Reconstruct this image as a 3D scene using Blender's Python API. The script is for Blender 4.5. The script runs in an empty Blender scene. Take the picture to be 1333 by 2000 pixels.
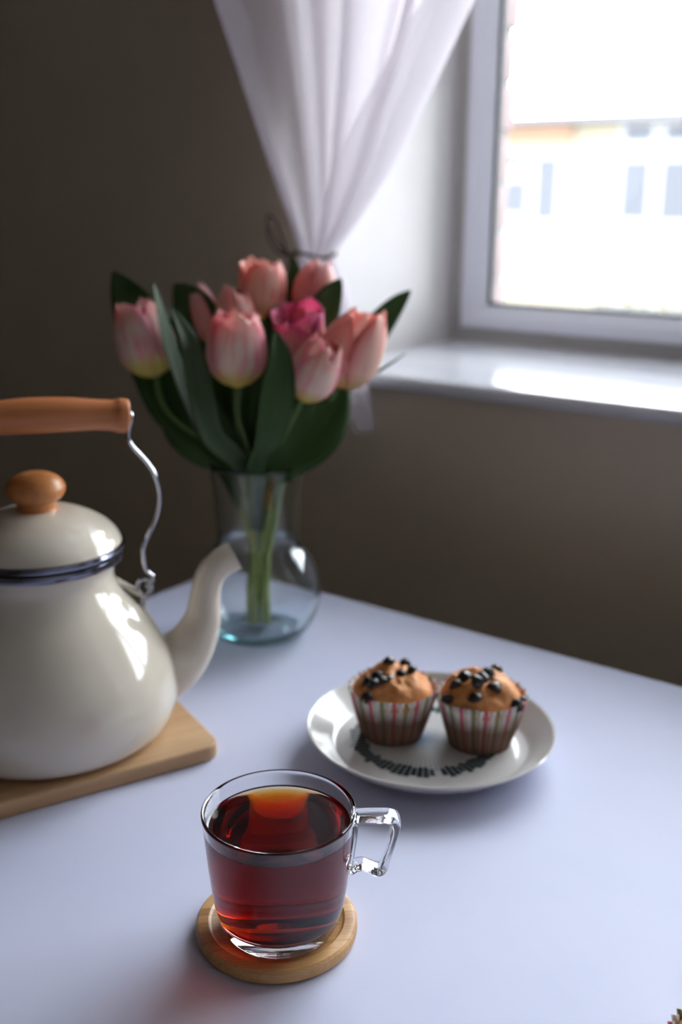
import bpy, bmesh, math, random
from mathutils import Vector, Matrix, noise
scene = bpy.context.scene
COL = scene.collection
rnd = random.Random(7)
PI = math.pi

# ------------------------------------------------------------------ camera
YAW, PITCH, ROLL = math.radians(35.5), math.radians(16.4), 0.007
TZ = 0.74                                   # table top height
cd = bpy.data.cameras.new('camera'); cam = bpy.data.objects.new('camera', cd); COL.objects.link(cam)
cd.sensor_fit = 'VERTICAL'; cd.sensor_height = 36.0; cd.sensor_width = 24.0
cd.lens = 2100 * 36.0 / 2000
cd.clip_start = 0.02; cd.clip_end = 300
cam.location = (0, 0, TZ + 0.40)
cam.rotation_euler = (Matrix.Rotation(YAW, 3, 'Z') @ Matrix.Rotation(PI / 2 - PITCH, 3, 'X') @ Matrix.Rotation(ROLL, 3, 'Z')).to_euler()
cd.dof.use_dof = True; cd.dof.focus_distance = 0.565; cd.dof.aperture_fstop = 5.0
scene.camera = cam

# ------------------------------------------------------------------ sky, exposure
world = bpy.data.worlds.new('overcast_sky'); scene.world = world; world.use_nodes = True
bg = world.node_tree.nodes['Background']
bg.inputs[0].default_value = (0.92, 0.955, 1.0, 1); bg.inputs[1].default_value = 17.5
vs = scene.view_settings
vs.view_transform = 'Standard'; vs.look = 'None'; vs.gamma = 1.0; vs.use_curve_mapping = False; vs.exposure = 0.0
cy = scene.cycles
cy.max_bounces = 18; cy.transmission_bounces = 16; cy.glossy_bounces = 8; cy.diffuse_bounces = 6
cy.transparent_max_bounces = 16; cy.volume_bounces = 0
cy.caustics_reflective = True; cy.caustics_refractive = True; cy.blur_glossy = 0.4
cy.sample_clamp_indirect = 12.0; cy.use_denoising = True
# the window opening, as a portal for the daylight outside
pl = bpy.data.lights.new('window_portal', 'AREA'); pl.shape = 'RECTANGLE'; pl.size = 2.2; pl.size_y = 1.64
pl.cycles.is_portal = True
po = bpy.data.objects.new('window_portal', pl); COL.objects.link(po)
po.location = (0.05, 1.62, 1.63); po.rotation_euler = (-PI / 2, 0, 0)

# ------------------------------------------------------------------ helpers
def mesh(name, verts, faces, mat=None, parent=None, smooth=True, uv=None, sharp=40):
    me = bpy.data.meshes.new(name); me.from_pydata([tuple(v) for v in verts], [], faces); me.validate(); me.update()
    if uv:
        ul = me.uv_layers.new(name='UVMap')
        for l in me.loops: ul.data[l.index].uv = uv[l.vertex_index]
    if smooth:
        for p in me.polygons: p.use_smooth = True
        if sharp: me.set_sharp_from_angle(angle=math.radians(sharp))
    if mat: me.materials.append(mat)
    o = bpy.data.objects.new(name, me); COL.objects.link(o)
    if parent: o.parent = parent
    return o
def from_bm(name, bm, mat=None, parent=None, smooth=True, sharp=40):
    bmesh.ops.recalc_face_normals(bm, faces=bm.faces)
    me = bpy.data.meshes.new(name); bm.to_mesh(me); bm.free()
    if smooth:
        for p in me.polygons: p.use_smooth = True
        me.set_sharp_from_angle(angle=math.radians(sharp))
    if mat: me.materials.append(mat)
    o = bpy.data.objects.new(name, me); COL.objects.link(o)
    if parent: o.parent = parent
    return o
def box_bm(bm, x0, x1, y0, y1, z0, z1, bevel=0.0, seg=2):
    r = bmesh.ops.create_cube(bm, size=1.0)
    for v in r['verts']:
        v.co = Vector((x0 + (v.co.x + .5) * (x1 - x0), y0 + (v.co.y + .5) * (y1 - y0), z0 + (v.co.z + .5) * (z1 - z0)))
    if bevel:
        es = list({e for v in r['verts'] for e in v.link_edges})
        bmesh.ops.bevel(bm, geom=es, offset=bevel, segments=seg, affect='EDGES', profile=.5)
def box(name, x0, x1, y0, y1, z0, z1, mat, parent=None, bevel=0.0, seg=2):
    bm = bmesh.new(); box_bm(bm, x0, x1, y0, y1, z0, z1, bevel, seg)
    return from_bm(name, bm, mat, parent, smooth=bool(bevel))
def lathe_data(prof, n=64, closed=False):
    """prof: list of (r, z). closed joins last to first (a ring of glass)."""
    vs_, fs = [], []; idx = []
    for (r_, z_) in prof:
        if r_ < 1e-6: idx.append([len(vs_)] * n); vs_.append((0, 0, z_))
        else:
            idx.append([len(vs_) + k for k in range(n)])
            for k in range(n):
                a = 2 * PI * k / n; vs_.append((r_ * math.cos(a), r_ * math.sin(a), z_))
    m = len(prof)
    for i in range(m if closed else m - 1):
        A, B = idx[i], idx[(i + 1) % m]
        for k in range(n):
            q = [A[k], A[(k + 1) % n], B[(k + 1) % n], B[k]]
            q2 = []
            for t in q:
                if t not in q2: q2.append(t)
            if len(q2) >= 3: fs.append(q2)
    return vs_, fs
def smooth_prof(pts, sub=6):
    """Catmull-Rom through (r,z)."""
    out = []
    P = [Vector(p) for p in pts]
    for i in range(len(P) - 1):
        p0 = P[max(i - 1, 0)]; p1 = P[i]; p2 = P[i + 1]; p3 = P[min(i + 2, len(P) - 1)]
        for s in range(sub):
            t = s / sub
            out.append(0.5 * ((2 * p1) + (-p0 + p2) * t + (2 * p0 - 5 * p1 + 4 * p2 - p3) * t * t + (-p0 + 3 * p1 - 3 * p2 + p3) * t ** 3))
    out.append(P[-1]); return out
def lathe(name, prof, mat, parent=None, n=64, closed=False, sharp=40):
    prof = [(max(0.0, p[0]), p[1]) for p in prof]
    v, f = lathe_data(prof, n, closed)
    o = mesh(name, v, f, mat, parent, True, None, sharp)
    bm = bmesh.new(); bm.from_mesh(o.data); bmesh.ops.recalc_face_normals(bm, faces=bm.faces); bm.to_mesh(o.data); bm.free()
    return o
def tube_data(path, rad, n=12, flat=1.0, caps=True):
    P = [Vector(p) for p in path]; m = len(P)
    if not hasattr(rad, '__len__'): rad = [rad] * m
    vs_, fs = [], []
    T = [(P[min(i + 1, m - 1)] - P[max(i - 1, 0)]).normalized() for i in range(m)]
    ref = Vector((0, 0, 1))
    if abs(T[0].dot(ref)) > .95: ref = Vector((1, 0, 0))
    N = (ref - T[0] * ref.dot(T[0])).normalized()
    for i in range(m):
        N = (N - T[i] * N.dot(T[i])).normalized(); B = T[i].cross(N)
        for k in range(n):
            a = 2 * PI * k / n
            vs_.append(P[i] + N * math.cos(a) * rad[i] + B * math.sin(a) * rad[i] * flat)
    for i in range(m - 1):
        for k in range(n):
            fs.append((i * n + k, i * n + (k + 1) % n, (i + 1) * n + (k + 1) % n, (i + 1) * n + k))
    if caps:
        fs.append(tuple(range(n - 1, -1, -1))); fs.append(tuple((m - 1) * n + k for k in range(n)))
    return vs_, fs
def tube(name, path, rad, mat, parent=None, n=12, flat=1.0, sub=6, caps=True):
    if sub > 1:
        has = hasattr(rad, '__len__')
        pts = [list(p) + [rad[i] if has else rad] for i, p in enumerate(path)]
        sp = smooth_prof(pts, sub); path = [p[:3] for p in sp]; rad = [max(1e-5, p[3]) for p in sp]
    v, f = tube_data(path, rad, n, flat, caps)
    return mesh(name, v, f, mat, parent, True, None, 50)
def thing(name, label, cat, loc=(0, 0, 0), rotz=0.0, group=None):
    o = bpy.data.objects.new(name, None); COL.objects.link(o); o.empty_display_size = .02
    o.location = loc; o.rotation_euler = (0, 0, rotz)
    return tag(o, label, cat, group)
def tag(o, label, cat=None, group=None, kind=None):
    o['label'] = label
    if cat: o['category'] = cat
    if group: o['group'] = group
    if kind: o['kind'] = kind
    return o
def struct(o, label=None):
    o['kind'] = 'structure'
    if label: o['label'] = label
    return o

# ------------------------------------------------------------------ materials
class M:
    def __init__(s, name):
        s.m = bpy.data.materials.new(name); s.m.use_nodes = True; s.t = s.m.node_tree; s.N = s.t.nodes; s.L = s.t.links
        s.b = s.N['Principled BSDF']; s.out = s.N['Material Output']
    def n(s, typ, **kw):
        x = s.N.new(typ)
        for k, v in kw.items(): setattr(x, k, v)
        return x
    def l(s, a, b): s.L.new(a, b)
    def set(s, **kw):
        for k, v in kw.items():
            i = s.b.inputs[k.replace('_', ' ')]
            i.default_value = (*v, 1) if isinstance(v, tuple) and len(v) == 3 else v
        return s
    def coord(s, which='Object', scale=(1, 1, 1), rot=(0, 0, 0)):
        tc = s.n('ShaderNodeTexCoord'); mp = s.n('ShaderNodeMapping'); s.l(tc.outputs[which], mp.inputs[0])
        mp.inputs['Scale'].default_value = scale; mp.inputs['Rotation'].default_value = rot
        return mp.outputs[0]
    def noise(s, vec, scale, detail=4, rough=.5):
        x = s.n('ShaderNodeTexNoise'); x.inputs['Scale'].default_value = scale; x.inputs['Detail'].default_value = detail
        x.inputs['Roughness'].default_value = rough; s.l(vec, x.inputs['Vector']); return x.outputs[0]
    def ramp(s, fac, stops):
        x = s.n('ShaderNodeValToRGB'); e = x.color_ramp.elements
        while len(e) < len(stops): e.new(.5)
        for i, (p, c) in enumerate(stops):
            e[i].position = p; e[i].color = (*c, 1) if len(c) == 3 else c
        s.l(fac, x.inputs[0]); return x.outputs[0]
    def math(s, op, a, b=None, c=None, clamp=False):
        x = s.n('ShaderNodeMath', operation=op); x.use_clamp = clamp
        for i, v in enumerate((a, b, c)):
            if v is None: continue
            if isinstance(v, (int, float)): x.inputs[i].default_value = v
            else: s.l(v, x.inputs[i])
        return x.outputs[0]
    def mix(s, fac, a, b, blend='MIX'):
        x = s.n('ShaderNodeMix', data_type='RGBA', blend_type=blend)
        for i, v in ((0, fac), (6, a), (7, b)):
            if isinstance(v, (int, float)): x.inputs[i].default_value = v
            elif isinstance(v, tuple): x.inputs[i].default_value = (*v, 1)
            else: s.l(v, x.inputs[i])
        return x.outputs[2]
    def bump(s, h, strength=.2, dist=.001):
        x = s.n('ShaderNodeBump'); x.inputs['Strength'].default_value = strength; x.inputs['Distance'].default_value = dist
        s.l(h, x.inputs['Height']); s.l(x.outputs[0], s.b.inputs['Normal']); return x
    def col(s, c): s.l(c, s.b.inputs['Base Color']); return s
    def sep(s, v):
        x = s.n('ShaderNodeSeparateXYZ'); s.l(v, x.inputs[0]); return x.outputs

def plain(name, col, rough=.5, **kw):
    return M(name).set(Base_Color=col, Roughness=rough, **kw).m
def speckled(name, col, rough, amount=.08, scale=30, bump=.0, **kw):
    m = M(name).set(Roughness=rough, **kw); c = m.coord()
    f = m.noise(c, scale)
    m.col(m.ramp(f, [(.3, tuple(x * (1 - amount) for x in col)), (.7, tuple(min(1, x * (1 + amount)) for x in col))]))
    if bump: m.bump(m.noise(c, scale * 8), bump)
    return m.m

# taupe wall paint: fine roller texture
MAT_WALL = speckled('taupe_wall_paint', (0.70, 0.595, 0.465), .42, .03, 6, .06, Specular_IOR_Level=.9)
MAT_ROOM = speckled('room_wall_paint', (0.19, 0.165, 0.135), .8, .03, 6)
MAT_WHITE_PAINT = speckled('white_reveal_paint', (0.68, 0.65, 0.645), .6, .02, 9, .1)
MAT_CEIL = speckled('ceiling_paint', (0.46, 0.44, 0.41), .9, .02, 5)
m = M('floor_boards').set(Roughness=.45); c = m.coord(scale=(1, 7, 1)); bf = m.noise(c, 3, 6)
m.col(m.ramp(bf, [(.3, (.06, .035, .02)), (.7, (.13, .08, .045))])); MAT_FLOOR = m.m
m = M('table_laminate').set(Roughness=.6, Specular_IOR_Level=.3); c = m.coord()
m.col(m.ramp(m.noise(c, 14, 3), [(.3, (.585, .605, .785)), (.7, (.615, .63, .80))])); m.bump(m.noise(c, 900, 2), .05, .0005); MAT_TABLE = m.m
MAT_EDGE = plain('table_edging', (.42, .34, .29), .5)
# marble sill
m = M('marble_sill').set(Roughness=.12); c = m.coord(scale=(1, 5, 3))
v1 = m.noise(c, 3.0, 8, .62)
m.col(m.ramp(v1, [(.35, (.60, .61, .68)), (.5, (.80, .81, .86)), (.62, (.66, .67, .74)), (.75, (.83, .84, .88))])); MAT_MARBLE = m.m
MAT_PVC = plain('white_window_plastic', (.78, .78, .86), .3)
MAT_OFRAME = plain('shaded_frame_plastic', (.42, .40, .375), .45)  # shade on the outer frame, painted in as a darker base colour
MAT_GASKET = plain('black_gasket', (.02, .022, .025), .6)
m = M('window_pane'); m.N.remove(m.b)
tr = m.n('ShaderNodeBsdfTransparent'); tr.inputs[0].default_value = (.95, .97, .97, 1); gl = m.n('ShaderNodeBsdfGlossy'); gl.inputs['Roughness'].default_value = .0
fr = m.n('ShaderNodeFresnel'); fr.inputs[0].default_value = 1.45; mx = m.n('ShaderNodeMixShader')
m.l(fr.outputs[0], mx.inputs[0]); m.l(tr.outputs[0], mx.inputs[1]); m.l(gl.outputs[0], mx.inputs[2]); m.l(mx.outputs[0], m.out.inputs[0]); MAT_PANE = m.m
m = M('pale_brick').set(Roughness=.9); c = m.coord(); m.col(m.ramp(m.noise(c, 40, 6), [(.3, (.10, .068, .070)), (.7, (.135, .098, .10))])); m.bump(m.noise(c, 120), .6, .003); MAT_BRICK = m.m
MAT_MORTAR = speckled('mortar', (.10, .088, .088), .9, .1, 60)
# sheer curtain
m = M('sheer_curtain'); m.N.remove(m.b)
c = m.coord(); wv = m.noise(c, 500, 2)
d = m.n('ShaderNodeBsdfDiffuse'); d.inputs[0].default_value = (.87, .83, .87, 1)
t = m.n('ShaderNodeBsdfTranslucent'); t.inputs[0].default_value = (.87, .83, .87, 1)
tr = m.n('ShaderNodeBsdfTransparent'); mx = m.n('ShaderNodeMixShader'); mx.inputs[0].default_value = .5
m.l(d.outputs[0], mx.inputs[1]); m.l(t.outputs[0], mx.inputs[2])
m2 = m.n('ShaderNodeMixShader'); m.l(m.math('MULTIPLY_ADD', wv, .2, .66), m2.inputs[0]); m.l(tr.outputs[0], m2.inputs[1]); m.l(mx.outputs[0], m2.inputs[2])
m.l(m2.outputs[0], m.out.inputs[0]); MAT_SHEER = m.m
MAT_CORD = plain('brown_cord', (.09, .055, .04), .8)
# enamel kettle
MAT_ENAMEL = speckled('cream_enamel', (.68, .605, .505), .13, .015, 20, Coat_Weight=.4, Coat_Roughness=.05)
MAT_STEEL = plain('chromed_steel', (.50, .50, .55), .07, Metallic=1.0)
MAT_RIM = plain('dark_steel_rim', (.20, .205, .27), .15, Metallic=1.0)
def wood(name, c0, c1, axis='x', scale=40, rough=.45, stretch=.06):
    m = M(name).set(Roughness=rough)
    s = {'x': (stretch, 1, 1), 'y': (1, stretch, 1), 'z': (1, 1, stretch)}[axis]
    c = m.coord(scale=s); n1 = m.noise(c, scale, 6, .6); n2 = m.noise(c, scale * 5, 3)
    f = m.math('ADD', m.math('MULTIPLY', n1, .7), m.math('MULTIPLY', n2, .3))
    m.col(m.ramp(f, [(.32, c0), (.68, c1)])); m.bump(n2, .08, .0005); return m.m
MAT_GRIP = wood('stained_beech_grip', (.42, .125, .04), (.60, .22, .075), 'x', 60, .4)
MAT_KNOB = wood('stained_beech_knob', (.44, .15, .04), (.62, .25, .08), 'z', 60, .35)
MAT_BOARD = wood('pale_wood_board', (.42, .24, .115), (.58, .37, .20), 'x', 50, .5, .05)
# bamboo coaster: glued strips
m = M('bamboo').set(Roughness=.42); c = m.coord(); sx = m.sep(c)
strip = m.math('FLOOR', m.math('MULTIPLY', sx[1], 160))
wn = m.n('ShaderNodeTexWhiteNoise', noise_dimensions='1D'); m.l(strip, wn.inputs['W'])
c2 = m.coord(scale=(.05, 1, 1)); g = m.noise(c2, 900, 4)
f = m.math('ADD', m.math('MULTIPLY', wn.outputs[0], .45), m.math('MULTIPLY', g, .55))
m.col(m.ramp(f, [(.2, (.34, .155, .05)), (.5, (.56, .30, .115)), (.85, (.72, .43, .19))])); m.bump(g, .06, .0004); MAT_BAMBOO = m.m
# glass
def glass(name, col, ior=1.48, rough=0.0):
    m = M(name); m.N.remove(m.b); g = m.n('ShaderNodeBsdfGlass'); g.inputs['Color'].default_value = (*col, 1)
    g.inputs['IOR'].default_value = ior; g.inputs['Roughness'].default_value = rough; m.l(g.outputs[0], m.out.inputs[0]); return m
MAT_CUP = glass('clear_glass', (.985, .99, .995), 1.5).m
gv = glass('aqua_glass', (.985, .995, 1.0), 1.45)
va = gv.n('ShaderNodeVolumeAbsorption'); va.inputs[0].default_value = (.30, .82, .86, 1); va.inputs[1].default_value = 16
gv.l(va.outputs[0], gv.out.inputs['Volume']); MAT_VASE = gv.m
gt = glass('black_tea', (1, 1, 1), 1.33)
g_ = [n_ for n_ in gt.N if n_.type == 'BSDF_GLASS'][0]
TEA_LEVEL = .0655
zz_ = gt.sep(gt.coord())[2]                      # against air on top, against the cup's glass (1.5) elsewhere
gt.l(gt.math('MULTIPLY_ADD', gt.math('GREATER_THAN', zz_, TEA_LEVEL - .0012), 1.33 - .887, .887), g_.inputs['IOR'])
va = gt.n('ShaderNodeVolumeAbsorption'); va.inputs[0].default_value = (.926, .70, .14, 1); va.inputs[1].default_value = 400
gt.l(va.outputs[0], gt.out.inputs['Volume']); MAT_TEA = gt.m
# ------------------------------------------------------------------ setting
RX0, RX1, RY0, WY, RZ = -3.6, 1.30, -3.6, 1.125, 2.60
OX0, OX1, OZ0, OZ1 = -0.8288, 1.05, 0.9125, 2.35      # window opening
WB = 1.5125                                           # back of the plastered wall
struct(box('floor', RX0, RX1, RY0, WB, -.05, 0, MAT_FLOOR))
struct(box('ceiling', RX0, RX1, RY0, WB, RZ, RZ + .05, MAT_CEIL))
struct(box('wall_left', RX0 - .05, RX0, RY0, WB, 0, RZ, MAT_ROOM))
struct(box('wall_right', RX1, RX1 + .05, RY0, WB, 0, RZ, MAT_WHITE_PAINT))  # unseen wall, set close and white to bounce window light back
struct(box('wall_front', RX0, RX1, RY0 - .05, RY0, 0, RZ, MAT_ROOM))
bm = bmesh.new()
box_bm(bm, RX0, OX0 - .012, WY, WB, 0, RZ); box_bm(bm, OX1 + .012, RX1, WY, WB, 0, RZ)
box_bm(bm, OX0 - .012, OX1 + .012, WY, WB, 0, OZ0); box_bm(bm, OX0 - .012, OX1 + .012, WY, WB, OZ1 + .012, RZ)
wall = struct(from_bm('wall_back', bm, MAT_WALL, smooth=False), 'taupe painted wall around the window')
# white plaster lining of the window reveal
bm = bmesh.new()
box_bm(bm, OX0 - .012, OX0, WY - .001, WB - .005, OZ0, OZ1 + .012); box_bm(bm, OX1, OX1 + .012, WY - .001, WB - .005, OZ0, OZ1 + .012)
box_bm(bm, OX0, OX1, WY - .001, WB - .005, OZ1, OZ1 + .012)
struct(from_bm('trim_1', bm, MAT_WHITE_PAINT, smooth=False), 'white painted window reveal')
# marble sill with a rounded nose
bm = bmesh.new(); box_bm(bm, OX0 - .04, OX1 + .04, 1.0913, WY - .0015, OZ0, 0.93, .008, 4)
box_bm(bm, OX0 + .0005, OX1 - .0005, WY - .012, WB - .002, OZ0 + .001, 0.9299)
struct(from_bm('trim_2', bm, MAT_MARBLE), 'white marble window sill with grey veins')
# window: outer frame with sloping inner bead, a mullion, two panes
WS = 0.93
win = struct(box('window_1', OX0, OX1, 1.4825, 1.5119, WS - .003, WS + .015, MAT_PVC), 'white plastic framed window')
def frame_ring(name, x0, x1, z0, z1, prof, mat, parent):
    """prof: (inset, y) loop swept round the rectangle, mitred."""
    vs_, fs = [], []; n = len(prof)
    for (ix, y) in prof: vs_.append((x0 + ix, y, z0 + ix))
    for (ix, y) in prof: vs_.append((x1 - ix, y, z0 + ix))
    for (ix, y) in prof: vs_.append((x1 - ix, y, z1 - ix))
    for (ix, y) in prof: vs_.append((x0 + ix, y, z1 - ix))
    for s in range(4):
        for k in range(n):
            fs.append((s * n + k, s * n + (k + 1) % n, ((s + 1) % 4) * n + (k + 1) % n, ((s + 1) % 4) * n + k))
    o = mesh(name, vs_, fs, mat, parent, True, None, 25)
    bm = bmesh.new(); bm.from_mesh(o.data); bmesh.ops.recalc_face_normals(bm, faces=bm.faces); bm.to_mesh(o.data); bm.free()
    return o
frame_ring('window_frame', OX0, OX1, WS, OZ1, [(0, 1.4475), (0.0175, 1.4475), (0.0206, 1.45), (0.0206, 1.5119), (0, 1.5119)], MAT_OFRAME, win)
MX = .045
for (a, b) in ((OX0 + 0.0206, MX), (MX, OX1 - 0.0206)):
    frame_ring('sash', a, b, WS + 0.0206, OZ1 - 0.0206, [(0, 1.4413), (0.0025, 1.4381), (0.0175, 1.4381), (0.0213, 1.4413), (0.0328, 1.465), (0.0328, 1.4775), (0, 1.4775)], MAT_PVC, win)
    frame_ring('gasket', a + 0.0325, b - 0.0325, WS + 0.0531, OZ1 - 0.0531, [(0, 1.4644), (0.0044, 1.4656), (0.0044, 1.4765), (0, 1.4765)], MAT_GASKET, win)
    box('pane', a + 0.0338, b - 0.0338, 1.47, 1.4725, WS + 0.0544, OZ1 - 0.0544, MAT_PANE, win)
# brick edge of the outer wall beside the window
BX = -0.815
bz = .80; k = 0
ext = struct(box('wall_outside', RX0, BX - .006, WB + .001, 1.592, 0, 3.0, MAT_MORTAR), 'outer brick wall beside the window')
while bz < 2.2:
    ln = .215 if k % 2 else .105
    o = box('brick', BX - ln, BX + rnd.uniform(-.003, .004), WB + .003, 1.597 + rnd.uniform(-.002, .003), bz, bz + .062, MAT_BRICK, ext, .004, 2)
    bz += .073; k += 1

# ------------------------------------------------------------------ outside
MAT_GROUND = speckled('pale_paving', (.30, .285, .27), .9, .1, 2)
MAT_FACADE = speckled('cream_render', (.165, .145, .105), .9, .03, .6)
MAT_ORANGE = plain('orange_fascia', (.15, .085, .05), .8)
MAT_FW = plain('white_facade_trim', (.19, .19, .19), .7)
MAT_ROOF = plain('grey_roof', (.06, .06, .07), .8)
MAT_FGLASS = plain('far_window_glass', (.045, .048, .06), .7)
struct(box('ground', -70, 60, 1.4, 90, -4.6, -4.5, MAT_GROUND), 'pale paved ground outside')
B = thing('building', 'cream building with grey eaves seen through the window', 'building', (-10, 25, -4.5))
def bpart(name, x0, x1, y0, y1, z0, z1, mat, par=B):        # world x,z; y relative to the facade
    return box(name, x0 + 10, x1 + 10, y0, y1, z0 + 4.5, z1 + 4.5, mat, par)
bpart('wall', -19, 4, 0, 8, -4.5, 2.80, MAT_FACADE)
bpart('roof', -19.3, 4.3, -.45, 8.3, 2.80, 2.96, MAT_ROOF)
bpart('fascia', -13.6, -11.15, -.12, -.002, 2.45, 2.79, MAT_ORANGE)
for (x0, x1, z0, z1) in ((-12.85, -12.3, .75, 1.5), (-13.2, -12.4, 1.86, 2.1), (-12.02, -11.5, .62, 2.03), (-9.88, -9.24, 2.37, 2.72), (-8.93, -8.2, 2.37, 2.70),
                         (-9.86, -9.24, .68, 1.94), (-8.92, -8.2, .66, 1.93), (-7.2, -6.4, .66, 1.93), (-16.4, -15.6, .66, 1.93)):
    w = bpart('window', x0 - .12, x1 + .12, -.05, -.001, z0 - .12, z1 + .12, MAT_FW)
    box('pane', x0 + 10, x1 + 10, -.058, -.051, z0 + 4.5, z1 + 4.5, MAT_FGLASS, w)
bpart('string_course', -19, 4, -.08, -.002, .22, .40, MAT_FW)
R = thing('shed_roof', 'low ribbed roof edge just beyond the window sill', 'roof', (-3, 8, -4.5))
box('wall', -.42, 4, .06, .34, 0, 4.62, MAT_FACADE, R)
box('roof_panel', -.44, 4.02, 0, .40, 4.62, 4.795, speckled('weathered_roof', (.30, .29, .27), .9, .1, 6), R)
MAT_RIB = speckled('olive_roof_rib', (.030, .029, .024), .9, .15, 12)
for i in range(-1, 14):
    v = []; x = .005 + i * .262
    for y in (-.06, .42):
        for k in range(9):
            a = PI * k / 8; v.append((x + .066 * math.cos(a), y, 4.796 + .058 * math.sin(a) ** .7))
    f = [(k, k + 1, k + 10, k + 9) for k in range(8)] + [tuple(range(8, -1, -1)), tuple(range(9, 18)), (0, 9, 17, 8)]
    mesh('rib', v, f, MAT_RIB, R)

# ------------------------------------------------------------------ table
TX0, TX1, TY0, TY1 = -.767, .63, .05, .853
T = thing('table', 'white laminate table standing below the window', 'table', ((TX0 + TX1) / 2, (TY0 + TY1) / 2, 0))
hx, hy = (TX1 - TX0) / 2, (TY1 - TY0) / 2
bm = bmesh.new(); box_bm(bm, -hx, hx, -hy, hy, TZ - .026, TZ, .0022, 3); from_bm('tabletop', bm, MAT_TABLE, T)
for s in (-1, 1):
    box('apron', -hx + .09, hx - .09, s * (hy - .07) - .01, s * (hy - .07) + .01, TZ - .1, TZ - .0265, MAT_TABLE, T)
    for q in (-1, 1):
        box('leg', q * (hx - .07) - .025, q * (hx - .07) + .025, s * (hy - .07) - .025, s * (hy - .07) + .025, 0, TZ - .0265, MAT_TABLE, T, .004)

# ------------------------------------------------------------------ curtain
def lerp(a, b, t): return a + (b - a) * t
def curve1(tab, z):
    """piecewise smooth table [(z, value)...] descending z"""
    for (z0, v0), (z1, v1) in zip(tab, tab[1:]):
        if z <= z0 and z >= z1:
            return lerp(v0, v1, (z0 - z) / (z0 - z1))
    return tab[0][1] if z > tab[0][0] else tab[-1][1]
XL = [(2.59, -1.26), (1.75, -1.09), (1.3675, -0.985), (1.19, -0.888), (1.0987, -0.835), (1.0713, -0.8225), (1.04, -0.8275), (0.9525, -0.835), (0.8625, -0.84)]
XR = [(2.59, -0.225), (1.75, -0.4562), (1.34, -0.6088), (1.2588, -0.65), (1.1688, -0.7), (1.1062, -0.7475), (1.0713, -0.7775), (1.04, -0.7625), (0.9525, -0.7325), (0.8625, -0.7188)]
AMP = [(2.59, .06), (1.75, .052), (1.3675, .042), (1.1525, .021), (1.0713, 0.01), (1.0212, 0.0175), (0.8625, 0.0238)]
FB = [(2.59, .03), (1.45, .04), (1.34, .06), (1.259, .17), (1.169, .34), (1.106, .42), (1.071, .42), (.86, .25)]
NU, zs = 240, []
z = 2.59
while z > 1.12: zs.append(z); z -= .026
while z > 0.8625: zs.append(z); z -= .011
zs.append(0.8625)
cv, cf = [], []
for z in zs:
    a, b, am = curve1(XL, z), curve1(XR, z), curve1(AMP, z)
    for i in range(NU + 1):
        u = i / NU
        fb = curve1(FB, z)
        if u < .80: s = u / .80; back = 0
        else:                                            # the leading edge turns back over the front
            q = (u - .80) / .20; s = 1 - fb * q; back = min(1, q / .12)
        ph = 2 * PI * (4.2 * u + 1.5 * u * u) + .7 * math.sin(3 * u * PI + z * 1.3)
        fold = math.sin(ph) + .38 * math.sin(2.3 * ph + 2 * u + 1)
        x = lerp(a, b, s) + .30 * am * math.sin(2 * ph + 1.0) * (1 - back) * (1 if z > 1.08 else .6)
        y = 1.0656 + am * fold * lerp(1, .12, back) * (.35 + .65 * min(1, abs(s - .80) * 4.5)) - .9 * am * back
        if z < 1.0713: x += .006 * math.sin(9 * PI * u + z * 28) * (1.0713 - z) / .24
        zz = z + (.017 * math.sin(7 * u * PI) + .02 * u if z < 0.8775 else 0)
        cv.append((x, min(y, WY - .004 if z > 0.9525 else 1.085), zz))
for j in range(len(zs) - 1):
    for i in range(NU):
        k = j * (NU + 1) + i; cf.append((k, k + 1, k + NU + 2, k + NU + 1))
cur = mesh('curtain', cv, cf, MAT_SHEER, None, True, None, None)
tag(cur, 'sheer white curtain gathered and tied beside the window', 'curtain')
TI = thing('curtain_tie', 'thin brown cord knotted round the gathered curtain', 'cord', (-0.8025, 1.06, 1.0713))
TI.scale = (1.25, 1.125, 1.25)
ring = []
for k in range(25):
    a = 2 * PI * k / 24; ring.append((.026 * math.cos(a), .020 * math.sin(a) , .002 * math.sin(3 * a)))
tube('cord', ring, .0016, MAT_CORD, TI, 8, 1, 2, False)
tube('cord_loop', [(-.014, -.021, 0), (-.024, -.026, .012), (-.034, -.026, .028), (-.033, -.027, .036), (-.024, -.028, .032), (-.016, -.027, .015), (-.013, -.023, 0)], .0012, MAT_CORD, TI, 8)
tube('cord_end', [(-.013, -.023, 0), (-.008, -.027, -.012), (-.011, -.028, -.03), (-.005, -.028, -.05)], .0012, MAT_CORD, TI, 8)
tube('cord_end', [(-.014, -.023, 0), (-.026, -.025, .004), (-.04, -.02, .02), (-.048, .0, .03), (-.050, .045, .031)], .0012, MAT_CORD, TI, 8)

# ------------------------------------------------------------------ board and kettle
BT = .012
bmx = bmesh.new()
ang_b = math.atan2(-.919, -.393)            # long edge direction
L1, L2, rc = .27, .185, .013
pts = []
for (cx, cy_, a0) in ((L1 - rc, L2 - rc, 0), (rc, L2 - rc, 90), (rc, rc, 180), (L1 - rc, rc, 270)):
    for k in range(7):
        a = math.radians(a0 + 15 * k); pts.append((cx + rc * math.cos(a), cy_ + rc * math.sin(a)))
vsb = [bmx.verts.new((x, y, 0)) for x, y in pts]; fb = bmx.faces.new(vsb)
ex = bmesh.ops.extrude_face_region(bmx, geom=[fb]); 
for g_ in ex['geom']:
    if isinstance(g_, bmesh.types.BMVert): g_.co.z = BT
bmesh.ops.bevel(bmx, geom=[e for e in bmx.edges if abs(e.verts[0].co.z - e.verts[1].co.z) < 1e-6], offset=.0022, segments=3, affect='EDGES', profile=.5)
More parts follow.
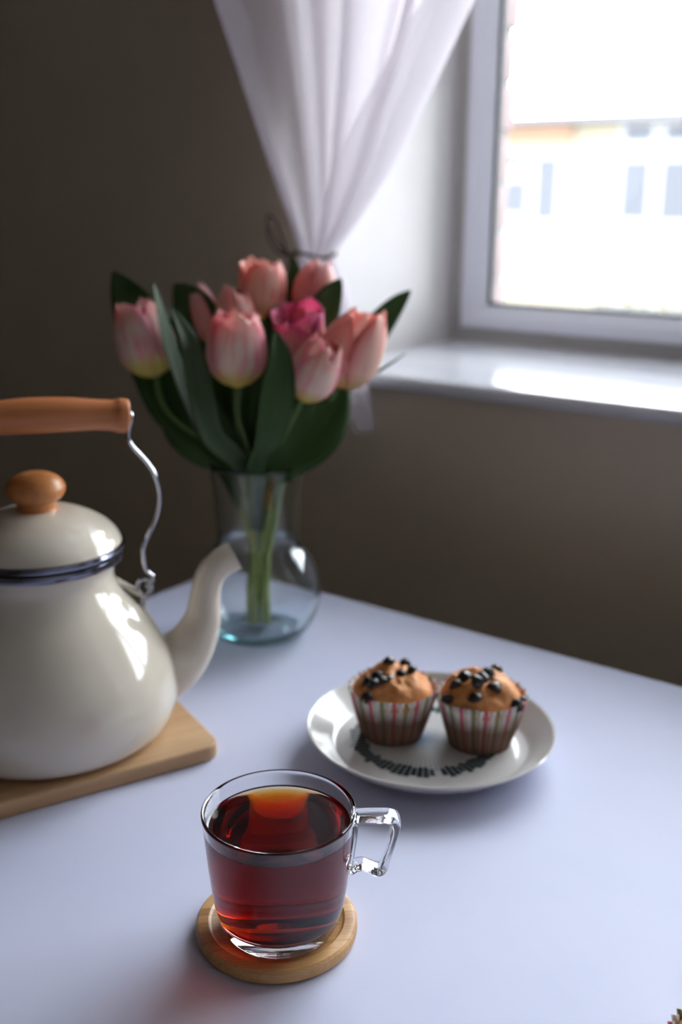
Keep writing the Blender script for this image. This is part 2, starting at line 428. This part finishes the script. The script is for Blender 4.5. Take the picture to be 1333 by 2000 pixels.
board = from_bm('trivet_board', bmx, MAT_BOARD, None, True, 30)
# local x along the long edge, local y towards the window side; mirrored by choosing the corner
e1 = Vector((-.393, -.919, 0)).normalized(); e2 = Vector((-.919, .393, 0)).normalized()
corner = Vector((-.4835, .5295, TZ))
rot = Matrix((e1, e2, Vector((0, 0, 1)))).transposed()
if rot.determinant() < 0:                   # keep it right-handed: start from the other end
    corner = corner + e1 * L1; rot = Matrix((-e1, e2, Vector((0, 0, 1)))).transposed()
board.matrix_world = Matrix.Translation(corner) @ rot.to_4x4()
tag(board, 'pale wooden board lying under the kettle', 'board')

KA = math.radians(54)                        # spout direction
K = thing('kettle', 'cream enamel kettle with wooden bail handle standing on the board', 'kettle', (-.6044, .4733, TZ + BT), KA)
outer = smooth_prof([(.074, .0004), (.084, .0035), (.0905, .0125), (.0945, .027), (.0935, .042), (.0890, .058), (.0800, .076), (.0690, .0925), (.0575, .1065), (.0517, .1185), (.0522, .1275), (.0562, .1355)], 6)
prof = [(0, .0012), (.068, .0012), (.070, .0004)] + [tuple(p) for p in outer] + [(.0557, .1370), (.0535, .1370), (.0502, .1265), (.0497, .1185), (.056, .1035), (.085, .060), (.090, .03), (.07, .006), (0, .006)]
lathe('body', prof, MAT_ENAMEL, K, 96, False, 45)
lathe('body_rim', [(.0565, .1338), (.0586, .1350), (.0592, .1375), (.0584, .1400), (.0550, .1402), (.0545, .1375)], MAT_RIM, K, 96, True)
lidp = [(.0588, .1450)] + [tuple(p) for p in smooth_prof([(.0585, .1464), (.0550, .1535), (.0470, .1610), (.0350, .1675), (.0220, .1715), (.0, .1727)], 6)]
lid = lathe('lid', [(0, .1452), (.050, .1420)] + lidp, MAT_ENAMEL, K, 96)
lathe('lid_rim', [(.0570, .1420), (.0600, .1424), (.0609, .1444), (.0602, .1466), (.0580, .1470)], MAT_RIM, lid, 96, True)
lathe('knob', [(0, .170), (.0135, .1705)] + [tuple(p) for p in smooth_prof([(.0150, .1712), (.0141, .1742), (.0143, .1782), (.0182, .1808), (.0207, .1852), (.0203, .1900), (.0160, .1952), (.0085, .1984), (0, .1992)], 5)], MAT_KNOB, lid, 48)
# spout: swept swan neck, open at the tip
sp = [(.070, 0, .030, .026), (.092, 0, .040, .0245), (.106, 0, .052, .0195), (.1165, 0, .072, .0145), (.1195, 0, .092, .0118), (.1235, 0, .1075, .0112), (.1325, 0, .1175, .0114), (.1430, 0, .1225, .0118)]
spp = smooth_prof(sp, 8)
ov, of = tube_data([p[:3] for p in spp], [p[3] for p in spp], 32, 1, False)
iv, if_ = tube_data([p[:3] for p in spp[20:]], [p[3] - .0016 for p in spp[20:]], 32, 1, False)
n0 = len(ov); allv = list(ov) + list(iv); allf = list(of) + [tuple(reversed([n0 + i for i in q])) for q in if_]
mo, mi = len(spp) - 1, len(spp[20:]) - 1
for k in range(32):
    allf.append((mo * 32 + k, mo * 32 + (k + 1) % 32, n0 + mi * 32 + (k + 1) % 32, n0 + mi * 32 + k))
mesh('spout', allv, allf, MAT_ENAMEL, K, True, None, 50)
for s in (1, -1):
    # riveted ear on the shoulder
    v, f = [], []
    for (u, zc) in ((.0500, .1130), (.0580, .1075), (.0655, .1020), (.0705, .0990), (.0728, .0935), (.0742, .0890)):
        for (dy, dz) in ((-.0075, 0), (-.0075, .0018), (.0075, .0018), (.0075, 0)): v.append((s * u, dy, zc + dz))
    for i in range(5):
        for k in range(4): f.append((i * 4 + k, i * 4 + (k + 1) % 4, i * 4 + 4 + (k + 1) % 4, i * 4 + 4 + k))
    f += [(0, 1, 2, 3), (20, 23, 22, 21)]
    o = mesh('ear', v, f, MAT_ENAMEL, K, True, None, 30)
    loop = []
    for k in range(15):
        a = -PI * .75 + 2 * PI * .96 * k / 14; loop.append((s * (.0735 + .0052 * math.cos(a)), .001 * k / 14, .1045 + .0062 * math.sin(a)))
    tube('ear_loop', loop, .0017, MAT_STEEL, K, 8, 1, 2)
    tube('pivot_tab', [(s * .0705, 0, .0905), (s * .0715, 0, .0965), (s * .0735, 0, .1000)], [.0030, .0034, .0022], MAT_STEEL, K, 10, 1, 4)
wire = [(.0745, .1045), (.0790, .1085), (.0800, .1125), (.0765, .1160), (.0745, .1210), (.0738, .1290), (.0742, .1365), (.0783, .1461), (.0850, .1594), (.0877, .1749), (.0848, .1906), (.0789, .2014), (.0700, .2125), (.0672, .2190), (.0680, .2270), (.0700, .2335), (.0690, .2375), (.0640, .2375)]
for s in (1, -1):
    tube('bail_wire', [(s * a, 0, b) for a, b in wire], .0017, MAT_STEEL, K, 10, 1.35, 5)
gp = []
for (u, rr) in ((-.0675, .0108), (-.0665, .0122), (-.0610, .0124), (-.0560, .0112), (-.0440, .0108), (-.025, .0118), (0, .0126), (.025, .0122), (.044, .0111), (.056, .0112), (.0610, .0124), (.0665, .0122), (.0675, .0108)):
    gp.append((u, rr))
gpp = smooth_prof(gp, 5)
v, f = tube_data([(p[0], 0, .2365 - .004 * (p[0] / .067) ** 2 + .003) for p in gpp], [p[1] for p in gpp], 28)
mesh('grip', v, f, MAT_GRIP, K, True, None, 50)

# ------------------------------------------------------------------ vase
VP = (-.616, .731, TZ)
vo = smooth_prof([(.030, .0), (.0385, .0008), (.0470, .008), (.0555, .024), (.0585, .043), (.0560, .062), (.0480, .079), (.0400, .0885), (.0375, .0955), (.0385, .110), (.0412, .140), (.0438, .1655)], 6)
th = .0024
vi = smooth_prof([(.0414, .1658), (.0388, .140), (.0361, .110), (.0351, .0960), (.0375, .0865), (.0455, .0770), (.0532, .0610), (.0556, .043), (.0525, .0255), (.0430, .0105), (.030, .0062)], 6)
prof = [(0, .0012), (.022, .0012)] + [tuple(p) for p in vo] + [(.0434, .1668), (.0424, .1671)] + [tuple(p) for p in vi] + [(0, .0056)]
vase = lathe('vase', prof, MAT_VASE, None, 96, False, 60); vase.location = VP
tag(vase, 'clear bulbous glass vase holding the tulips', 'vase')

# ------------------------------------------------------------------ tulips
def petal_mat(name, base, body, tip, streak, seed):
    m = M(name); uv = m.n('ShaderNodeUVMap'); s = m.sep(uv.outputs[0]); u, v = s[0], s[1]
    cx = m.n('ShaderNodeCombineXYZ'); m.l(m.math('MULTIPLY', u, 9), cx.inputs[0]); m.l(m.math('MULTIPLY', v, 1.6), cx.inputs[1])
    oi = m.n('ShaderNodeObjectInfo'); m.l(m.math('MULTIPLY', oi.outputs['Random'], 40), cx.inputs[2])
    nz = m.noise(cx.outputs[0], 1.0, 4, .55)
    c = m.ramp(v, [(0, base), (.16, base), (.34, body), (.62, body), (.86, tip), (1, tip)])
    e = m.math('ABSOLUTE', m.math('SUBTRACT', m.math('MULTIPLY', u, 2), 1))
    ef = m.math('MULTIPLY', m.math('SUBTRACT', e, .52, None, True), 1.9, None, True)
    sf = m.math('MULTIPLY', m.math('SUBTRACT', nz, .50), 5.0, None, True)
    f = m.math('MULTIPLY', m.math('MAXIMUM', ef, m.math('MULTIPLY', sf, .75)), m.math('MULTIPLY', v, 2.6, None, True), None, True)
    c = m.mix(m.math('MULTIPLY', f, .85), c, streak)
    m.col(c).set(Roughness=.5, Specular_IOR_Level=.3)
    t = m.n('ShaderNodeBsdfTranslucent'); m.l(c, t.inputs[0]); mx = m.n('ShaderNodeMixShader'); mx.inputs[0].default_value = .5
    m.l(m.b.outputs[0], mx.inputs[1]); m.l(t.outputs[0], mx.inputs[2]); m.l(mx.outputs[0], m.out.inputs[0]); return m.m
PM = [petal_mat('petal_salmon', (.80, .66, .30), (.98, .82, .71), (.97, .68, .60), (.93, .26, .28), 1),
      petal_mat('petal_pink_edge', (.84, .78, .24), (.98, .88, .79), (.97, .66, .58), (.92, .20, .40), 2),
      petal_mat('petal_magenta', (.90, .60, .45), (.94, .60, .55), (.88, .30, .46), (.66, .06, .30), 3),
      petal_mat('petal_pale_pink', (.92, .38, .32), (.96, .60, .54), (.98, .76, .73), (.95, .42, .46), 4)]
def leaf_mat(name, a, b):
    m = M(name); uv = m.n('ShaderNodeUVMap'); s = m.sep(uv.outputs[0])
    st = m.n('ShaderNodeCombineXYZ'); m.l(m.math('MULTIPLY', s[0], 30), st.inputs[0]); m.l(m.math('MULTIPLY', s[1], 1.5), st.inputs[1])
    c = m.mix(m.noise(st.outputs[0], 1, 3), a, b); m.col(c).set(Roughness=.5, Specular_IOR_Level=.3)
    t = m.n('ShaderNodeBsdfTranslucent'); m.l(c, t.inputs[0]); mx = m.n('ShaderNodeMixShader'); mx.inputs[0].default_value = .28
    m.l(m.b.outputs[0], mx.inputs[1]); m.l(t.outputs[0], mx.inputs[2]); m.l(mx.outputs[0], m.out.inputs[0]); return m.m
MAT_LEAF = leaf_mat('tulip_leaf', (.028, .068, .020), (.065, .13, .036))
MAT_LEAF2 = leaf_mat('tulip_leaf_grey', (.055, .095, .048), (.09, .14, .07))
m = M('tulip_stem').set(Roughness=.5); c = m.coord()      # paler low down, darker green towards the flower
m.col(m.mix(m.noise(c, 60), m.ramp(m.math('MULTIPLY', m.sep(c)[2], 4), [(.25, (.24, .33, .07)), (.75, (.06, .12, .03))]), m.ramp(m.math('MULTIPLY', m.sep(c)[2], 4), [(.25, (.32, .40, .10)), (.75, (.09, .16, .04))]))); MAT_STEM = m.m
# local frame at the vase: x = along the view's right, y = away, z = up
def petal(parent, hgt, rad, th0, wid, close, curl, mat, inner, jit):
    vs_, fs, uvs = [], [], []; nv, nw = 14, 9
    for i in range(nv + 1):
        v = i / nv
        if v < .40: rr = rad * max(.06, (1 - ((.40 - v) / .40) ** 2.1) ** .6)
        else: rr = rad * (1 - (1 - close) * ((v - .40) / .60) ** 2.4)
        if inner: rr *= .90
        half = wid * (.35 + .65 * min(1, v / .35)) * (1 if v < .55 else max(.02, 1 - ((v - .55) / .45) ** 3.2) ** .55)
        for j in range(nw + 1):
            w = -1 + 2 * j / nw
            a = th0 + w * half
            r2 = rr * (1 - .07 * w * w * (1 - .5 * v)) + curl * max(0, v - .7) * (w * w) * .02
            zz = hgt * (v * (1 + jit * .05) - .03 * w * w * v * v)
            zz += .0012 * math.sin(w * 5 + jit * 9) * v
            vs_.append((r2 * math.cos(a), r2 * math.sin(a), zz)); uvs.append((w * .5 + .5, v))
    for i in range(nv):
        for j in range(nw):
            k = i * (nw + 1) + j; fs.append((k, k + 1, k + nw + 2, k + nw + 1))
    o = mesh('petal', vs_, fs, mat, parent, True, uvs, None)
    md = o.modifiers.new('thickness', 'SOLIDIFY'); md.thickness = .0007; md.offset = 0
    return o
def leaf(parent, pts, wid, side, mat, fold=.25, prof_pow=.75):
    """blade along pts (tip first), wid max half-width, side = rough direction across the blade"""
    P = smooth_prof(pts, 7); m = len(P); vs_, fs, uvs = [], [], []; nw = 6
    S = Vector(side)
    for i, p in enumerate(P):
        t = (P[min(i + 1, m - 1)] - P[max(i - 1, 0)]).normalized()
        b = (S - t * S.dot(t)).normalized(); nrm = t.cross(b)
        q = i / (m - 1)
        hw = wid * (max(.02, 1 - (1 - q / .42) ** 1.7) if q < .42 else lerp(1, .24, ((q - .42) / .58) ** 1.5))
        for j in range(nw + 1):
            w = -1 + 2 * j / nw
            vs_.append(p + b * w * hw + nrm * fold * abs(w) ** 1.5 * hw); uvs.append((w * .5 + .5, q))
    for i in range(m - 1):
        for j in range(nw):
            k = i * (nw + 1) + j; fs.append((k, k + 1, k + nw + 2, k + nw + 1))
    o = mesh('leaf', vs_, fs, mat, parent, True, uvs, None)
    md = o.modifiers.new('thickness', 'SOLIDIFY'); md.thickness = .0008; md.offset = 0
    return o
FOOT = [(0.004, -.004), (-.006, .003), (.002, .006), (-.004, -.006), (.008, .001), (-.009, -.002), (.005, .008), (-.001, .001), (.009, -.006)]
#  label, base, tip, radius, petals' closing, width, material, leaves[(points, half width, side, material)]
TUL = [
 ('cream and coral tulip drooping at far left of the bouquet', (-.0908, .0115, .2411), (-.112, .026, .3079), .0270, .50, 1.15, 1,
  [([(-.1372, .0693, .3309), (-.1203, .0612, .3036), (-.0968, .0391, .264), (-.0713, .0134, .2118), (-.0244, .0016, .1719), (-.0087, .002, .118)], .027, (.8, .2, .5), 0),
   ([(-.088, .0, .326), (-.0815, -.003, .2956), (-.0700, -.010, .2523), (-.0470, -.0213, .2004), (-.0141, -.0101, .1676), (-.0039, -.0006, .109)], .011, (.35, .9, .1), 1)]),
 ('large front tulip with yellow base and magenta side petals', (-.0148, -.0205, .2383), (-.0133, -.026, .3082), .0265, .62, 1.15, 1,
  [([(-.0724, -.0107, .3072), (-.0561, -.0285, .2822), (-.0471, -.0383, .2487), (-.0364, -.045, .2015), (-.0122, -.0302, .1702), (-.0035, -.0054, .110)], .0125, (.75, .6, .1), 1)]),
 ('tulip mostly hidden behind the large front tulip', (-.0214, .048, .2586), (-.0213, .0499, .3200), .0205, .45, 1.1, 0,
  [([(-.0784, .0558, .3207), (-.0617, .0499, .3005), (-.0497, .0379, .2598), (-.034, .0134, .2121), (-.0151, .0016, .1719), (-.0063, .002, .118)], .030, (.9, -.1, .2), 0)]),
 ('tulip showing one pink petal left of the front tulip', (-.0370, .0479, .2585), (-.0585, .0600, .3178), .0150, .45, 1.0, 3,
  [([(-.0874, .0295, .249), (-.0714, .016, .2208), (-.0472, .0026, .1929), (-.0197, .0003, .1674), (-.0053, .0001, .112)], .030, (.6, -.1, .8), 0)]),
 ('pink tulip at the top centre, crumpled petal edges', (-.0003, .0765, .2848), (.0025, .0825, .3404), .0232, .74, 1.1, 0,
  [([(.0294, .1000, .3460), (.0300, .0930, .3159), (.0242, .0694, .2608), (.0113, .0332, .2086), (-.0018, .01, .1652), (-.0039, -.0006, .109)], .014, (.9, .2, .1), 0),
   ([(-.0166, .0366, .2555), (-.0224, .0161, .2211), (-.017, .002, .1909), (-.008, -.001, .163), (-.003, -.0013, .11)], .026, (.9, -.1, .1), 0)]),
 ('pale pink tulip at the top right below the curtain tie', (.0473, .0784, .2890), (.0549, .0828, .3417), .0210, .45, 1.1, 3,
  [([(.0757, .0640, .3264), (.063, .0580, .3049), (.0443, .0460, .2636), (.0261, .0261, .2196), (.0029, .0114, .1697), (-.0016, -.0006, .109)], .020, (.9, .1, -.4), 0)]),
 ('opened tulip with deep magenta inside at the centre right', (.0417, .0152, .2535), (.037, -.001, .3048), .0222, 1.0, 1.0, 2,
  [([(.0159, .0304, .3052), (.0105, .0245, .2852), (.0061, .0167, .2586), (.0018, .0036, .2142), (-.002, .003, .1765), (-.004, .0021, .118)], .012, (.9, .2, .1), 0),
   ([(.0204, -.0466, .2915), (.024, -.0533, .2689), (.021, -.0600, .236), (.0135, -.0510, .1987), (.0014, -.0301, .1703), (-.0031, -.0102, .112)], .0165, (.85, .5, .1), 0)]),
 ('lowest tulip with magenta stripes, leaning to the right', (.0416, -.0335, .2298), (.0667, -.0438, .2833), .0222, .50, 1.15, 1,
  [([(.0768, .0239, .2478), (.0678, .0008, .2223), (.0499, -.0168, .1978), (.0259, -.0224, .1789), (.0056, -.0152, .1572), (-.0011, -.0074, .104)], .027, (.82, -.1, -.55), 0)]),
 ('large salmon tulip at the right edge of the bouquet', (.071, -.0003, .2364), (.1004, -.0111, .3058), .0285, .48, 1.15, 0,
  [([(.1425, .0954, .3134), (.1215, .0894, .293), (.0875, .0768, .2504), (.0537, .0531, .205), (.0164, .0212, .1675), (.0008, .0007, .113)], .017, (.7, .2, -.7), 0),
   ([(.1362, .0483, .2597), (.1111, .0439, .2449), (.0872, .0309, .2359), (.0593, .0149, .2172), (.0274, -.0041, .1878), (.0038, -.0049, .13)], .011, (.35, .9, -.05), 1)]),
]
for i, (label, base, tip, rad, close, wid, mt, lv) in enumerate(TUL):
    t = thing('tulip', label, 'tulip', (VP[0], VP[1], TZ + .0066), YAW, 'tulips in the glass vase')
    b = Vector(base) - Vector((0, 0, .0066)); tp = Vector(tip) - Vector((0, 0, .0066)); ax = (tp - b)
    h = ax.length; ax.normalize()
    fx, fy = FOOT[i]
    nk = Vector((b.x * .14 + fx * .5, b.y * .14 + fy * .5, .10))
    tube('stem', [(fx, fy, .003), (fx * .8, fy * .8, .05), nk, (b.x * .42, b.y * .42, .165), b - ax * .03, b + ax * .002], [.0032, .0032, .0032, .003, .0028, .0034], MAT_STEM, t, 10)
    q = Vector((0, 0, 1)).rotation_difference(ax).to_matrix().to_4x4()
    for k in range(6):
        inner = k >= 3
        p = petal(t, h * (1.0 if inner else .97) * rnd.uniform(.95, 1.04), rad, 2 * PI * (k % 3) / 3 + (PI / 3 if inner else 0) + i * .7 + rnd.uniform(-.1, .1),
                  wid * rnd.uniform(.95, 1.08), close * rnd.uniform(.92, 1.1), rnd.uniform(-.3, .9), PM[mt], inner, rnd.uniform(-1, 1))
        p.matrix_local = Matrix.Translation(b) @ q
    for (pts, w, side, lm) in lv:
        leaf(t, [Vector(p_) - Vector((0, 0, .0066)) for p_ in pts], w, side, MAT_LEAF2 if lm else MAT_LEAF)

# ------------------------------------------------------------------ plate
m = M('plate_glaze').set(Roughness=.16, Coat_Weight=.3, Coat_Roughness=.05); c = m.coord(); s = m.sep(c)
ox, oy = -.004, .006
dx, dy = m.math('SUBTRACT', s[0], ox), m.math('SUBTRACT', s[1], oy)
rr = m.math('SQRT', m.math('ADD', m.math('MULTIPLY', dx, dx), m.math('MULTIPLY', dy, dy)))
an = m.math('ARCTAN2', dy, dx)
wob = m.n('ShaderNodeTexWhiteNoise', noise_dimensions='1D')
seg = m.math('MULTIPLY', an, 72 / (2 * PI)); m.l(m.math('FLOOR', seg), wob.inputs['W'])
fr_ = m.math('ABSOLUTE', m.math('SUBTRACT', m.math('FRACT', seg), .5))
lo = m.math('MULTIPLY_ADD', wob.outputs[0], .004, .0420); hi = m.math('MULTIPLY_ADD', wob.outputs[0], -.004, .0580)
dash = m.math('MULTIPLY', m.math('MULTIPLY', m.math('GREATER_THAN', rr, lo), m.math('LESS_THAN', rr, hi)), m.math('LESS_THAN', fr_, .45))
dash = m.math('MULTIPLY', dash, m.math('GREATER_THAN', wob.outputs[0], .02))
ray = m.math('MULTIPLY', m.math('MULTIPLY', m.math('LESS_THAN', rr, .048), m.math('LESS_THAN', fr_, .30)), .5)
core = m.math('SUBTRACT', 1.0, m.math('MULTIPLY', rr, 50), None, True)
cc = m.mix(ray, (.74, .71, .69), (.22, .27, .30))
cc = m.mix(dash, cc, (.015, .05, .065)); cc = m.mix(m.math('MULTIPLY', core, .9), cc, (.08, .15, .28)); m.col(cc); MAT_PLATE = m.m
PC = (-.367, .632, TZ)
pp = [(0, .0022), (.050, .0022), (.0515, .0004), (.0545, .0004), (.0560, .0022)] + [tuple(p) for p in smooth_prof([(.066, .0035), (.0780, .0085), (.0900, .0180), (.0922, .0198)], 5)] + [(.0925, .0208), (.0918, .0215), (.0905, .0211)] + [tuple(p) for p in smooth_prof([(.0895, .0202), (.0800, .0125), (.0745, .0078), (.0715, .0062), (.066, .0055)], 5)] + [(0, .0052)]
plate = lathe('plate', pp, MAT_PLATE, None, 96, False, 50); plate.location = PC; plate.rotation_euler = (0, 0, YAW)
tag(plate, 'white plate with dark radiating strokes under the two muffins', 'plate')

# ------------------------------------------------------------------ muffins
m = M('muffin_crust').set(Roughness=.62); c = m.coord()
n1, n2 = m.noise(c, 130, 5, .6), m.noise(c, 45, 3)
m.col(m.mix(m.math('MULTIPLY', m.math('SUBTRACT', n2, .35), 2.2, None, True), m.ramp(n1, [(.3, (.46, .13, .025)), (.7, (.82, .32, .075))]), m.ramp(n1, [(.3, (.55, .20, .06)), (.7, (.86, .42, .16))])))
m.bump(m.noise(c, 420, 4), .35, .0012); MAT_CRUST = m.m
MAT_CHIP = plain('chocolate', (.018, .009, .007), .32)
m = M('striped_paper').set(Roughness=.6); c = m.coord(); s = m.sep(c)
an = m.math('ARCTAN2', s[1], s[0]); ph = m.math('FRACT', m.math('MULTIPLY', an, 11 / (2 * PI)))
pk = m.math('LESS_THAN', m.math('ABSOLUTE', m.math('SUBTRACT', ph, .25)), .075); gn = m.math('LESS_THAN', m.math('ABSOLUTE', m.math('SUBTRACT', ph, .75)), .085)
cc = m.mix(pk, (.80, .77, .75), (.72, .10, .17)); cc = m.mix(gn, cc, (.30, .31, .14))
grease = m.math('MULTIPLY', m.math('SUBTRACT', .0405, m.math('ADD', s[2], m.math('MULTIPLY', m.noise(c, 90), .011))), 70, None, True)
cc = m.mix(m.math('MULTIPLY', grease, .93), cc, m.mix(.5, (.16, .062, .026), cc, 'MULTIPLY')); m.col(cc)
t = m.n('ShaderNodeBsdfTranslucent'); m.l(cc, t.inputs[0]); mx = m.n('ShaderNodeMixShader'); mx.inputs[0].default_value = .06
m.l(m.b.outputs[0], mx.inputs[1]); m.l(t.outputs[0], mx.inputs[2]); m.l(mx.outputs[0], m.out.inputs[0]); MAT_PAPER = m.m
def dome_z(R, H, z0, x, y, seed):
    q = min(1, math.hypot(x, y) / R)
    n = noise.noise(Vector((x * 70 + seed, y * 70, seed))) * .0068 + (.5 - abs(noise.noise(Vector((x * 120, y * 120 + seed, 3))))) * .0040 + noise.noise(Vector((x * 300, y * 300, seed))) * .0010
    return z0 + H * (1 - q ** 3.0) ** .7 + n * (1 - q ** 6)
def muffin(label, loc, seed, chips, h=.0405, top=.060, rotz=0.0):
    t = thing('muffin', label, 'muffin', loc, YAW + rotz, 'chocolate chip muffins')
    NP = 44; n = NP * 4; rows = 7; vs_, fs = [], []
    for i in range(rows):
        q = i / (rows - 1)
        for k in range(n):
            a = 2 * PI * k / n; tri = abs(((k / 4.0) % 1) - .5) * 2          # 0..1 pleat
            rr = lerp(.0228, .0332, q ** .9) + (tri - .5) * lerp(.0010, .0024, q) + .0007 * math.sin(3 * a + seed) * q
            zz = h * q + (.0007 * math.sin(5 * a + seed * 2) + (tri - .5) * .0010) * (1 if i == rows - 1 else 0)
            vs_.append((rr * math.cos(a), rr * math.sin(a), zz))
    for i in range(rows - 1):
        for k in range(n): fs.append((i * n + k, i * n + (k + 1) % n, (i + 1) * n + (k + 1) % n, (i + 1) * n + k))
    vs_.append((0, 0, .0003)); cidx = len(vs_) - 1
    for k in range(n): fs.append((k, cidx, (k + 1) % n))
    o = mesh('paper_case', vs_, fs, MAT_PAPER, t, True, None, None); md = o.modifiers.new('thickness', 'SOLIDIFY'); md.thickness = .0003; md.offset = -1
    # cake: sides inside the paper plus a bumpy crown
    R = .0312; z0 = h - .006; vs_, fs = [], []; rings = 22; na = 72
    for i in range(rings + 1):
        q = i / rings
        for k in range(na):
            a = 2 * PI * k / na; r_ = R * math.sin(q * PI / 2)
            x, y = r_ * math.cos(a), r_ * math.sin(a)
            vs_.append((x, y, dome_z(R, top - z0, z0, x, y, seed)))
    for (r_, z_) in ((.0295, z0 - .004), (.0218, .0012), (0.0005, .0012)):
        for k in range(na):
            a = 2 * PI * k / na; vs_.append((r_ * math.cos(a), r_ * math.sin(a), z_))
    for i in range(rings + 3):
        for k in range(na): fs.append((i * na + k, (i + 1) * na + k, (i + 1) * na + (k + 1) % na, i * na + (k + 1) % na))
    mesh('cake', vs_, fs, MAT_CRUST, t, True, None, None)
    for j, (a, b, sz) in enumerate(chips):
        x, y = a * R, b * R; z = dome_z(R, top - z0, z0, x, y, seed)
        pr = [(0, -.6), (.75, -.5), (1, -.1), (.86, .25), (.5, .6), (.16, .88), (0, .95)]
        v, f = lathe_data([(p[0] * sz * 1.3, p[1] * sz * 1.1) for p in pr], 12)
        ch = mesh('chocolate_chip', v, f, MAT_CHIP, t, True, None, None)
        ch.location = (x, y, z + sz * .05); ch.rotation_euler = (rnd.uniform(-.9, .9), rnd.uniform(-.9, .9), 0)
    return t
muffin('muffin with chips clustered on one side, on the plate nearer the vase', (-.399, .6285, TZ + .0053), 2.3,
       [(-.62, -.20, .0042), (-.40, -.12, .0046), (-.30, -.36, .0046), (-.12, -.34, .0042), (-.50, -.46, .0044), (.16, -.18, .0042), (.44, -.02, .0040), (-.62, -.70, .0046), (-.1, .2, .004), (.3, .45, .004)], .0400, .0495)
muffin('muffin with scattered dark chips, on the plate nearer the window wall', (-.3385, .6565, TZ + .0053), 8.9,
       [(-.42, -.05, .0046), (.16, -.02, .0044), (-.06, -.36, .0048), (-.18, -.52, .0046), (.24, -.48, .0046), (.74, -.60, .0050), (-.26, -.78, .0046), (-.66, -.25, .0042), (-.84, -.42, .0042), (.92, -.3, .004), (.4, .4, .004)], .0405, .0530)
muffin('muffin in paper case cut off by the corner of the picture', (-.0783, .4195, TZ + .0002), 5.1,
       [(-.5, .2, .0045), (-.2, -.4, .0045), (.3, .1, .0045), (.1, .6, .004), (.6, -.4, .004)], .0405, .0530, .2)

# ------------------------------------------------------------------ coaster, cup, tea
co = lathe('coaster', [(0, .0004), (.0435, .0004), (.0452, .0016), (.0456, .0040), (.0454, .0072), (.0442, .0088), (.0425, .0092), (.0385, .0092), (.0376, .0084), (.0366, .0080), (0, .0080)], MAT_BAMBOO, None, 96, False, 30)
co.location = (-.3290, .4015, TZ); co.rotation_euler = (0, 0, YAW + math.radians(8))
tag(co, 'round bamboo coaster beneath the glass cup', 'coaster')
CZ = TZ + .0082
CU = thing('glass_cup', 'clear glass cup of tea with angular handle on the coaster', 'cup', (-.3235, .3975, CZ), YAW)
co_ = [tuple(p) for p in smooth_prof([(.0262, .0), (.0290, .0012), (.0315, .0042), (.0342, .0110), (.0365, .0215), (.0386, .0385), (.0404, .0580), (.0418, .0725)], 6)]
ci_ = [tuple(p) for p in smooth_prof([(.0398, .0728), (.0384, .0580), (.0366, .0385), (.0344, .0225), (.0318, .0140), (.0270, .0098), (.0200, .0086)], 6)]
lev = TEA_LEVEL
def inner_r(zq):
    for (ra, za), (rb, zb) in zip(ci_, ci_[1:]):
        if za >= zq >= zb: return lerp(ra, rb, (za - zq) / (za - zb))
    return ci_[-1][0]
RT = inner_r(lev)
dry = [p for p in ci_ if p[1] > lev + .0003] + [(RT, lev)]
wet = [(RT, lev)] + [p for p in ci_ if p[1] < lev - .0003] + [(0, .0084)]
# the glass is open where the tea touches it: that border belongs to the tea
lathe('cup_body', [(0, .0022), (.018, .0020), (.0235, .0002)] + co_ + [(.0419, .0736), (.0414, .0742), (.0405, .0740)] + dry, MAT_CUP, CU, 128, False, 60)
# handle: flat strap, swept in the local xz plane
hp = [(.0400, .0690, .0058, .0030), (.0440, .0700, .0058, .0026), (.0530, .0704, .0060, .0022), (.0600, .0700, .0062, .0023), (.0632, .0680, .0062, .0027), (.0632, .0635, .0060, .0024), (.0612, .0540, .0052, .0021), (.0588, .0440, .0046, .0021),
      (.0570, .0385, .0046, .0025), (.0542, .0368, .0046, .0025), (.0500, .0385, .0046, .0022), (.0455, .0402, .0048, .0021), (.0418, .0392, .0050, .0022), (.0396, .0375, .0050, .0018), (.0392, .0420, .0046, .0016), (.0401, .0500, .0044, .0015), (.0412, .0600, .0046, .0016), (.0416, .0660, .0050, .0018)]
hpp = smooth_prof(hp, 6); v, f = [], []; nn = 16; mm = len(hpp)
for i, p in enumerate(hpp):
    a, b = hpp[max(i - 1, 0)], hpp[min(i + 1, mm - 1)]
    t = Vector((b[0] - a[0], b[1] - a[1])).normalized(); nx = Vector((-t.y, t.x))
    for k in range(nn):
        an = 2 * PI * k / nn; cs, sn = math.cos(an), math.sin(an)
        e = .55; cs = math.copysign(abs(cs) ** e, cs); sn = math.copysign(abs(sn) ** e, sn)
        v.append((p[0] + nx.x * sn * p[3], cs * p[2], p[1] + nx.y * sn * p[3]))
for i in range(mm - 1):
    for k in range(nn): f.append((i * nn + k, i * nn + (k + 1) % nn, (i + 1) * nn + (k + 1) % nn, (i + 1) * nn + k))
f += [tuple(range(nn)), tuple((mm - 1) * nn + nn - 1 - k for k in range(nn))]
hd = mesh('handle', v, f, MAT_CUP, CU, True, None, 60)
bm = bmesh.new(); bm.from_mesh(hd.data); bmesh.ops.recalc_face_normals(bm, faces=bm.faces); bm.to_mesh(hd.data); bm.free()
# tea: fills the wet part of the cup, with a small meniscus at the rim
tea = lathe('tea', list(reversed(wet)) + [(RT - .0006, lev - .0005), (RT - .0016, lev - .0008), (RT - .004, lev - .0009), (0, lev - .0009)], MAT_TEA, None, 128, False, 30)
tea.location = (-.3235, .3975, CZ)
tag(tea, 'dark red tea filling the clear glass cup', 'tea')
